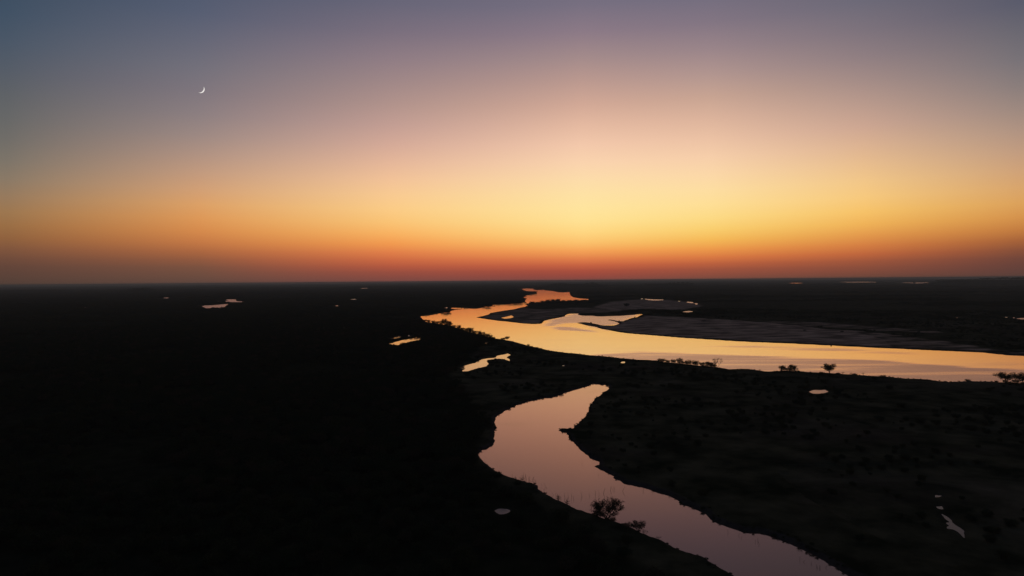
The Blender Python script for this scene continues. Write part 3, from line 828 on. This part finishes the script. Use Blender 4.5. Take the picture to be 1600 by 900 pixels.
# solitary tall trees far off
def plant_far(px, rc, h, w, label, group):
    a = az_of(px)
    plant('tree', 'round', math.sin(a) * rc, math.cos(a) * rc, h, w, label, 'tree', group)
for px, h, w in [(862,18,90),(869,24,80),(876,26,70),(882,22,80),(918,22,80),(925,34,75),(931,20,70),(948,16,60)]:
    plant_far(px, 12500, h, w, 'hazy tall tree beyond the head of the river', 'hazy trees beyond the river head')
for px, h, w in [(1002,20,45),(1009,18,50),(1047,22,50),(1053,22,50),(1060,30,52),(1067,30,52),(1074,32,56),(1081,34,72)]:
    plant_far(px, 12500, h, w, 'hazy tree in the thin far row right of the river head', 'far row of hazy trees')
for px, h, w in [(1450,14,90),(1457,22,80),(1465,26,80),(1473,22,80),(1482,14,110),(1492,12,110),(1503,12,110),(1514,14,120),(1525,16,120),(1535,30,100),(1543,32,90),(1552,26,90),(1563,38,110),(1571,42,120),(1580,26,100),(1588,38,110),(1595,40,100),(1602,30,100)]:
    plant_far(px, 13900, h, w, 'hazy tree in the low line on the right horizon', 'tree line on the right horizon')
plant_px('tree', 'round', 1506, 446, 4.6, 10, 'broad hazy tree standing below the tree line on the right horizon', 'tree', hmax=30)
plant_px('tree', 'round', 1428.5, 443.6, 3.2, 3.4, 'small far tree in front of the mauve lake on the right horizon', 'tree', hmax=34)
for px, h, w in [(203,22,60),(209,28,50),(216,22,70),(225,28,75),(232,30,70),(239,22,70)]:
    plant_far(px, 12000, h, w, 'hazy tree in the far group under the left horizon', 'far tree group under the left horizon')
for px, py, h, w in ((1298.5,540.6,2,2.2),(1143,500.5,1.8,6),(1257,518,1.6,5),(1316,520,1.6,5),(1100,503.4,1.8,7)):
    plant_px('shrub', 'shrub', px, py, h, w, 'small dark bush on the long sandbar', 'shrub', 'bushes on the sandbar')

# dead stems standing in the channel
stem_me = []
for s in range(7):
    rng = random.Random(900 + s)
    V, Fc = [], []
    p = Vector((0, 0, -0.6)); pts = [p.copy()]
    lean = Vector((rng.uniform(-.38, .38), rng.uniform(-.3, .3), 1))
    for i in range(5):
        p = p + (lean + Vector((rng.uniform(-.07, .07), rng.uniform(-.07, .07), 0))) * 0.55
        pts.append(p.copy())
    tube(V, Fc, pts, [0.085, 0.075, 0.065, 0.055, 0.045, 0.025], 5)
    for b in range((0, 3, 1, 5, 0, 2, 7)[s]):
        q = pts[rng.choice((2, 3, 4))]
        a = rng.uniform(0, 6.28)
        e = q + Vector((math.cos(a) * .5, math.sin(a) * .5, rng.uniform(.3, .6)))
        tube(V, Fc, [q, (q + e) / 2 + Vector((0, 0, .05)), e], [0.035, 0.026, 0.012], 4)
    stem_me.append(mesh_np('dead_sapling', np.array([tuple(v) for v in V]), np.array(Fc), [M_BARK]))
rs = random.Random(5)
spots = [(870,781,9,1),(910,776,7.5,1),(921,774.5,6,0),(930,772.5,7.5,1),(936,773,6,0),(942.5,771,8.5,1),(954,766.5,6.5,1),(957,765,5,0),(961,765,4.5,0),(972,767.5,9,1),
         (935,743,5,0),(910,724,5,0),(883,778,8,0),(888.5,777,9,0),(893,778.5,8,0),(896,780,6,0),(1005,767.5,5,1),(1021,770,4,0),
         (822.5,747,8,1),(806,748,5,1),(800,744.5,5,0),(760,721.5,3,1),(816,746,4,0),(818,743,6,0),(885,783,7,0),(877,781,5,0)]
for i in range(26):
    spots.append((rs.choice((822, 834, 848, 870, 884)) + rs.gauss(0, 4.5), 0, rs.uniform(2, 7.5), 0))
for i in range(14):
    spots.append((rs.uniform(1130, 1290), -1, rs.uniform(3, 6), 0))
for i, (px, py, hp, bold) in enumerate(spots):
    if py == 0:
        py = 754 + (px - 826) * 0.52 + rs.uniform(-8, 2)
    elif py == -1:
        py = 826 + (px - 1130) * 0.33 + rs.uniform(2, 7) + (6 if px > 1200 else 0)
    x, y = at(px, py)
    m = math.hypot(x, y) / F
    o = bpy.data.objects.new('dead_sapling', stem_me[rs.randrange(7)])
    link(o)
    o.location = (x, y, 0.0)
    k = hp * m / 2.2
    o.scale = (0.75 + 0.35 * bold, 0.75 + 0.35 * bold, k)
    o.rotation_euler = (rs.gauss(0, 0.10), rs.gauss(0, 0.10), rs.uniform(0, 6.28))
    tag(o, 'thin dead sapling standing in the shallow water of the near channel', 'sapling', 'dead saplings in the channel')

for px, py, h, w, lb in ((816,748.5,7,8,'twiggy dead bush in the water at the left bend of the near channel'),(872,779,8,10,'dead bush in the water up-channel of the wide tree'),(886,786,7,9,'dead bush in the shallows just above the wide bank tree'),(805,747.5,4,5,'smallest dead bush at the left bank of the near channel'),(1020,768.5,3,5,'low twigs at the right bank of the near channel'),(1250,855,5,8,'twigs leaning over the water at the lower right bank')):
    plant_px('dead_bush', 'bare', px, py, h, w, lb, 'dead bush')

# ------------------------------------------------------------------ the woodland and the scrub
rn = np.random.RandomState(21)
def scatter(x0, x1, rmin, rmax, spacing, jitter=0.48):
    pts = []
    gx = np.arange(-rmax, rmax, spacing)
    gy = np.arange(0, rmax, spacing)
    GX, GY = np.meshgrid(gx, gy)
    GX = GX.reshape(-1) + rn.uniform(-jitter, jitter, GX.size) * spacing
    GY = GY.reshape(-1) + rn.uniform(-jitter, jitter, GY.size) * spacing
    r = np.hypot(GX, GY)
    a = np.degrees(np.arctan2(GX, GY))
    m = (r > rmin) & (r <= rmax) & (a > x0) & (a < x1)
    return GX[m], GY[m]

def hides_water(x, y, h):
    """a plant here would stand in front of open water as seen from above the meadow"""
    bad = np.zeros(x.shape, bool)
    for k in (0.25, 0.5, 0.75, 1.0):
        q = 1 + k * h / (H - 2.0 * h * k)
        bad |= fields(x * q, y * q, False)[1] < 0
    return bad

def mask(x, y):
    z, dist, wid, sand, wd, mud = fields(x, y)
    return z, dist, sand, wd

cx, cyy = scatter(-43, 43, 150, 2200, 11.5)
z, dist, sand, wd = mask(cx, cyy)
clear = vnoise(cx / 70, cyy / 70, 31)
tall = vnoise(cx / 160, cyy / 160, 33)
keepw = (wd > 0.5) & (dist > 9) & (clear > 0.22) & (rn.rand(len(cx)) < 0.93)
wx, wy, wz, wt = cx[keepw], cyy[keepw], z[keepw], tall[keepw]
hid = hides_water(wx, wy, 9.5) & (rn.rand(len(wx)) < 0.97)
wx, wy, wz, wt = wx[~hid], wy[~hid], wz[~hid], wt[~hid]
order = np.argsort(np.hypot(wx, wy))
wx, wy, wz, wt = wx[order], wy[order], wz[order], wt[order]
# in the frame
inv = CMN.T
def in_frame(x, y, z, mrg=1.03):
    v = np.stack([x, y, z - H], 1) @ CMN
    px = 800 + F * v[:, 0] / -v[:, 2]
    py = 450 - F * v[:, 1] / -v[:, 2]
    return (v[:, 2] < 0) & (px > 5) & (px < 1595) & (py < 890)
vis = in_frame(wx, wy, wz)
idx_ind = np.where(vis)[0][:130]
ind = np.zeros(len(wx), bool); ind[idx_ind] = True
for i in idx_ind:
    h = 5.0 + 5.0 * wt[i] + R0.uniform(-1, 1.2)
    plant('tree', R0.choice(('tree', 'tree', 'round')), float(wx[i]), float(wy[i]), h, h * R0.uniform(1.1, 1.5), 'dark tree in the nearest part of the unlit woodland left of the channel', 'tree', 'trees of the nearest woodland')

# meadow scrub
sx_, sy_ = scatter(-30, 43, 150, 2400, 11.0)
z2, dist2, sand2, wd2 = mask(sx_, sy_)
cl = vnoise(sx_ / 55, sy_ / 55, 41)
ks = (wd2 < 0.4) & (dist2 > 7) & (sand2 < 0.15) & (rn.rand(len(sx_)) < np.clip((cl - 0.38) * 1.6, 0.02, 0.9))
sx_, sy_, z2, cl = sx_[ks], sy_[ks], z2[ks], cl[ks]
order = np.argsort(np.hypot(sx_, sy_))
sx_, sy_, z2, cl = sx_[order], sy_[order], z2[order], cl[order]
vis = in_frame(sx_, sy_, z2)
ids = np.where(vis)[0][:110]
inds = np.zeros(len(sx_), bool); inds[ids] = True
for i in ids:
    h = R0.uniform(1.4, 4.2)
    plant('shrub', 'shrub', float(sx_[i]), float(sy_[i]), h, h * R0.uniform(1.2, 1.9), 'low dark shrub scattered over the near meadow right of the channel', 'shrub', 'shrubs on the near meadow')

def stuff(name, label, P, Zr, S, I, protos):
    """one object: points that carry one of several plants each"""
    me = bpy.data.meshes.new(name)
    n = len(P)
    me.vertices.add(n)
    me.vertices.foreach_set('co', P.astype(np.float32).reshape(-1))
    for nm, tp, arr in (('turn', 'FLOAT', Zr), ('pick', 'INT', I)):
        a = me.attributes.new(nm, tp, 'POINT'); a.data.foreach_set('value', arr)
    a = me.attributes.new('size', 'FLOAT_VECTOR', 'POINT'); a.data.foreach_set('vector', S.astype(np.float32).reshape(-1))
    o = link(bpy.data.objects.new(name, me))
    g = bpy.data.node_groups.new(name, 'GeometryNodeTree')
    g.interface.new_socket('Geometry', in_out='INPUT', socket_type='NodeSocketGeometry')
    g.interface.new_socket('Geometry', in_out='OUTPUT', socket_type='NodeSocketGeometry')
    gi, go = g.nodes.new('NodeGroupInput'), g.nodes.new('NodeGroupOutput')
    join = g.nodes.new('GeometryNodeJoinGeometry')
    def named(nm, tp):
        q = g.nodes.new('GeometryNodeInputNamedAttribute'); q.data_type = tp
        q.inputs['Name'].default_value = nm
        return q.outputs['Attribute']
    turn, pick, size = named('turn', 'FLOAT'), named('pick', 'INT'), named('size', 'FLOAT_VECTOR')
    cb = g.nodes.new('ShaderNodeCombineXYZ')
    g.links.new(turn, cb.inputs['Z'])
    for k, pm in enumerate(protos):
        po = bpy.data.objects.new(name + '_plant', pm)       # kept out of the scene: only its mesh is used
        oi = g.nodes.new('GeometryNodeObjectInfo')
        oi.inputs['Object'].default_value = po
        oi.inputs['As Instance'].default_value = True
        cmpn = g.nodes.new('FunctionNodeCompare'); cmpn.data_type = 'INT'; cmpn.operation = 'EQUAL'
        g.links.new(pick, cmpn.inputs['A']) if False else None
        ins = [s for s in cmpn.inputs if s.type == 'INT']
        g.links.new(pick, ins[0]); ins[1].default_value = k
        iop = g.nodes.new('GeometryNodeInstanceOnPoints')
        g.links.new(gi.outputs[0], iop.inputs['Points'])
        g.links.new(cmpn.outputs['Result'], iop.inputs['Selection'])
        g.links.new(oi.outputs['Geometry'], iop.inputs['Instance'])
        g.links.new(cb.outputs[0], iop.inputs['Rotation'])
        g.links.new(size, iop.inputs['Scale'])
        g.links.new(iop.outputs[0], join.inputs[0])
    g.links.new(join.outputs[0], go.inputs[0])
    md = o.modifiers.new('plants', 'NODES')
    md.node_group = g
    tag(o, label, None, None, 'stuff')
    return o

# far groves: many crowns of one piece of woodland
def grove(seed, wide, h):
    r = np.random.RandomState(seed)
    P = []
    for k in range(26):
        a, q = r.uniform(0, 6.28), math.sqrt(r.uniform(0, 1)) * wide / 2
        hh = h * r.uniform(0.55, 1.0) * (1 - 0.35 * (2 * q / wide) ** 2)
        c = np.array([math.cos(a) * q, math.sin(a) * q, hh * 0.6])
        n = 34
        o = r.normal(size=(n, 3)); o /= np.linalg.norm(o, axis=1)[:, None]
        P.append(c + o * np.array([hh * .55, hh * .55, hh * .4]) * r.uniform(.6, 1.05, (n, 1)))
    P = np.concatenate(P); n = len(P)
    u = r.normal(size=(n, 3)); u /= np.linalg.norm(u, axis=1)[:, None]
    w = np.cross(u, r.normal(size=(n, 3))); w /= np.linalg.norm(w, axis=1)[:, None]
    s = r.uniform(0.9, 2.0, (n, 1))
    v = np.stack([P - u * s * .5, P + w * s * .45, P + u * s * .55, P - w * s * .4], 1).reshape(-1, 3)
    return mesh_np('grove', v, np.arange(n * 4).reshape(-1, 4), [M_LEAF[seed % 2]])
groves = [grove(s, 46, 8.5) for s in range(3)]

tp_ = PROTO['tree'] + PROTO['round']
rest = ~ind
nW = int(rest.sum())
I1 = rn.randint(0, len(tp_), nW)
hs = 4.6 + 5.0 * wt[rest] + rn.uniform(-1, 1.5, nW)
ws = hs * rn.uniform(1.1, 1.5, nW)
S1 = np.stack([ws / np.array([tp_[i][4] for i in I1])] * 2 + [hs / np.array([tp_[i][3] for i in I1])], 1)
P1 = np.stack([wx[rest], wy[rest], wz[rest] - 0.1], 1)
# groves from 2.2 km outwards
gx_, gy_ = scatter(-43, 43, 2200, 5200, 46)
g2x, g2y = scatter(-43, 43, 5200, 16000, 105)
gx_ = np.concatenate([gx_, g2x]); gy_ = np.concatenate([gy_, g2y])
z3, d3, s3, w3 = mask(gx_, gy_)
r3 = np.hypot(gx_, gy_)
cover = vnoise(gx_ / 700, gy_ / 260, 51)
kg = (d3 > 40) & (s3 < 0.1) & (((w3 > 0.5) & (cover > 0.2)) | ((w3 <= 0.5) & (cover > 0.58))) & (rn.rand(len(gx_)) < 0.9)
gx_, gy_, z3, w3, r3 = gx_[kg], gy_[kg], z3[kg], w3[kg], r3[kg]
hid = hides_water(gx_, gy_, 9.0)
gx_, gy_, z3, w3, r3 = gx_[~hid], gy_[~hid], z3[~hid], w3[~hid], r3[~hid]
nG = len(gx_)
I2 = rn.randint(0, 3, nG) + len(tp_)
g_s = np.where(r3 > 5200, 1.9, 0.95) * rn.uniform(0.8, 1.2, nG)
g_z = np.where(w3 > 0.5, 1.0, 0.6) * rn.uniform(0.7, 1.25, nG)
S2 = np.stack([g_s, g_s, g_z], 1)
P2 = np.stack([gx_, gy_, z3 - 0.2], 1)
P = np.vstack([P1, P2]); S = np.vstack([S1, S2]); I = np.concatenate([I1, I2]).astype(np.int32)
stuff('woodland', 'dark woodland covering the plain out to the horizon', P, rn.uniform(0, 6.28, len(P)).astype(np.float32), S, I,
      [q[2] for q in tp_] + groves)
restS = ~inds
nS = int(restS.sum())
sp_ = PROTO['shrub']
I3 = rn.randint(0, len(sp_), nS).astype(np.int32)
hs = rn.uniform(1.2, 4.6, nS); ws = hs * rn.uniform(1.2, 2.0, nS)
S3 = np.stack([ws / np.array([sp_[i][4] for i in I3])] * 2 + [hs / np.array([sp_[i][3] for i in I3])], 1)
stuff('scrub', 'low scrub scattered over the meadows on both sides of the wide river', np.stack([sx_[restS], sy_[restS], z2[restS] - 0.05], 1),
      rn.uniform(0, 6.28, nS).astype(np.float32), S3, I3, [q[2] for q in sp_])
print('woodland', nW, 'groves', nG, 'scrub', nS)

tx, ty = scatter(-12, 41, 180, 1250, 2.6)
near = np.zeros(len(tx), bool)
zt_, dt_, _w = fields(tx, ty, False)
kt = (_w < 2) & (dt_ > 0.2) & (dt_ < 6.0) & (rn.rand(len(tx)) < np.clip(vnoise(tx / 14, ty / 14, 61) * 1.5 - 0.35, 0.05, 0.9) * np.where(dt_ < 2.5, 0.75, 0.3))
tx, ty, zt_ = tx[kt], ty[kt], zt_[kt]
nT = len(tx)
I4 = rn.randint(0, len(sp_), nT).astype(np.int32)
hs = rn.uniform(0.35, 1.15, nT) * np.where(rn.rand(nT) < 0.06, 1.9, 1.0); ws = hs * rn.uniform(1.4, 3.0, nT)
S4 = np.stack([ws / np.array([sp_[i][4] for i in I4])] * 2 + [hs / np.array([sp_[i][3] for i in I4])], 1)
stuff('bank_grass', 'tufts of grass edging the water of the channel and the near river bank', np.stack([tx, ty, zt_ - 0.05], 1),
      rn.uniform(0, 6.28, nT).astype(np.float32), S4, I4, [q[2] for q in sp_])
print('tufts', nT)

# ------------------------------------------------------------------ the crescent moon: the sunlit slice of a sphere
MD = 300000.0
md_ = direction(313.3, 139.2)
mr0 = 5.35 / F * MD
mm, mt, mp = new_mat('moon_glow')
mp.inputs['Base Color'].default_value = (0.3, 0.3, 0.3, 1)
mp.inputs['Emission Color'].default_value = (1.0, 0.97, 0.92, 1)
mp.inputs['Emission Strength'].default_value = 0.85  # emission stands in for sunlight on the crescent
V, Fc = [], []
nlat, nlon = 24, 6
for i in range(nlat + 1):
    b = -math.pi / 2 + math.pi * i / nlat
    for j in range(nlon + 1):
        # longitude from the limb (facing the viewer's side edge) inwards
        lo = math.radians(-10 + 31 * j / nlon)
        # x: towards the lit limb, y: along the horns, z: towards the viewer
        V.append((math.cos(b) * math.cos(lo), math.sin(b), math.cos(b) * math.sin(lo)))
for i in range(nlat):
    for j in range(nlon):
        a = i * (nlon + 1) + j
        Fc.append((a, a + 1, a + nlon + 2, a + nlon + 1))
lit = math.radians(-42)
Vm = []
vx, vy, vz = CM @ Vector((1, 0, 0)), CM @ Vector((0, 1, 0)), CM @ Vector((0, 0, 1))
for x, y, z in V:
    X_, Y_ = x * math.cos(lit) - y * math.sin(lit), x * math.sin(lit) + y * math.cos(lit)
    Vm.append(tuple((vx * X_ + vy * Y_ + vz * z) * mr0))
mo = link(bpy.data.objects.new('moon', mesh_np('moon', np.array(Vm), np.array(Fc), [mm], smooth=True)))
mo.location = Vector(md_) * MD + Vector((0, 0, H))
tag(mo, 'thin white crescent moon high in the upper left sky', 'moon')

# ------------------------------------------------------------------ the air
hm = bpy.data.materials.new('haze_air')
hm.use_nodes = True
ht = hm.node_tree
for n in list(ht.nodes):
    ht.nodes.remove(n)
ho = ht.nodes.new('ShaderNodeOutputMaterial')
hv = ht.nodes.new('ShaderNodeVolumePrincipled')
hv.inputs['Color'].default_value = (0.82, 0.92, 0.86, 1)
hv.inputs['Density'].default_value = 4.3e-5
hv.inputs['Anisotropy'].default_value = 0.0
ht.links.new(hv.outputs[0], ho.inputs['Volume'])
zb, zt, hw = -4.0, H + 6.0, RMAX + 1500
hvv = [(sx * hw, sy * hw, z) for z in (zb, zt) for sx, sy in ((-1, -1), (1, -1), (1, 1), (-1, 1))]
hf = np.array([(0, 3, 2, 1), (4, 5, 6, 7), (0, 1, 5, 4), (1, 2, 6, 5), (2, 3, 7, 6), (3, 0, 4, 7)])
hz = link(bpy.data.objects.new('haze', mesh_np('haze', np.array(hvv), hf, [hm])))
tag(hz, 'thin evening haze lying over the plain', None, None, 'stuff')

# ------------------------------------------------------------------ rows: say which one
ORD = ('first second third fourth fifth sixth seventh eighth ninth tenth eleventh twelfth thirteenth fourteenth fifteenth '
       'sixteenth seventeenth eighteenth nineteenth twentieth').split() + ['twenty-first', 'twenty-second', 'twenty-third', 'twenty-fourth']
ROWS = {'thicket on the near river bank': 'dark bush from the left in the near bank thicket',
        'tree row on the left river bank': 'tree from the left in the left bank tree row',
        'tree clump at the river bend': 'tree from the left in the clump at the river bend',
        'trees on the far left bank': 'tree from the left on the far left bank',
        'trees on the uppermost point': 'tree from the left on the uppermost dark point',
        'trees along the island edge': 'tree from the left on the island top edge',
        'thicket at the head of the sandbar': 'tree from the left in the sandbar head thicket',
        'hazy trees beyond the river head': 'hazy tree from the left beyond the river head',
        'far row of hazy trees': 'hazy tree from the left, thin far row right of river head',
        'tree line on the right horizon': 'hazy tree from the left in the right horizon line',
        'far tree group under the left horizon': 'hazy tree from the left under the left horizon',
        'tufts of scrub on the near river bank': 'scrub tuft from the left on the river bank edge',
        'bushes on the sandbar': 'small dark bush from the left on the long sandbar'}
for grp, text in ROWS.items():
    mem = [o for o in COL.objects if o.parent is None and o.get('group') == grp]
    mem.sort(key=lambda o: math.atan2(o.location.x, o.location.y))
    for k, o in enumerate(mem):
        if k < len(ORD):
            o['label'] = ORD[k] + ' ' + text
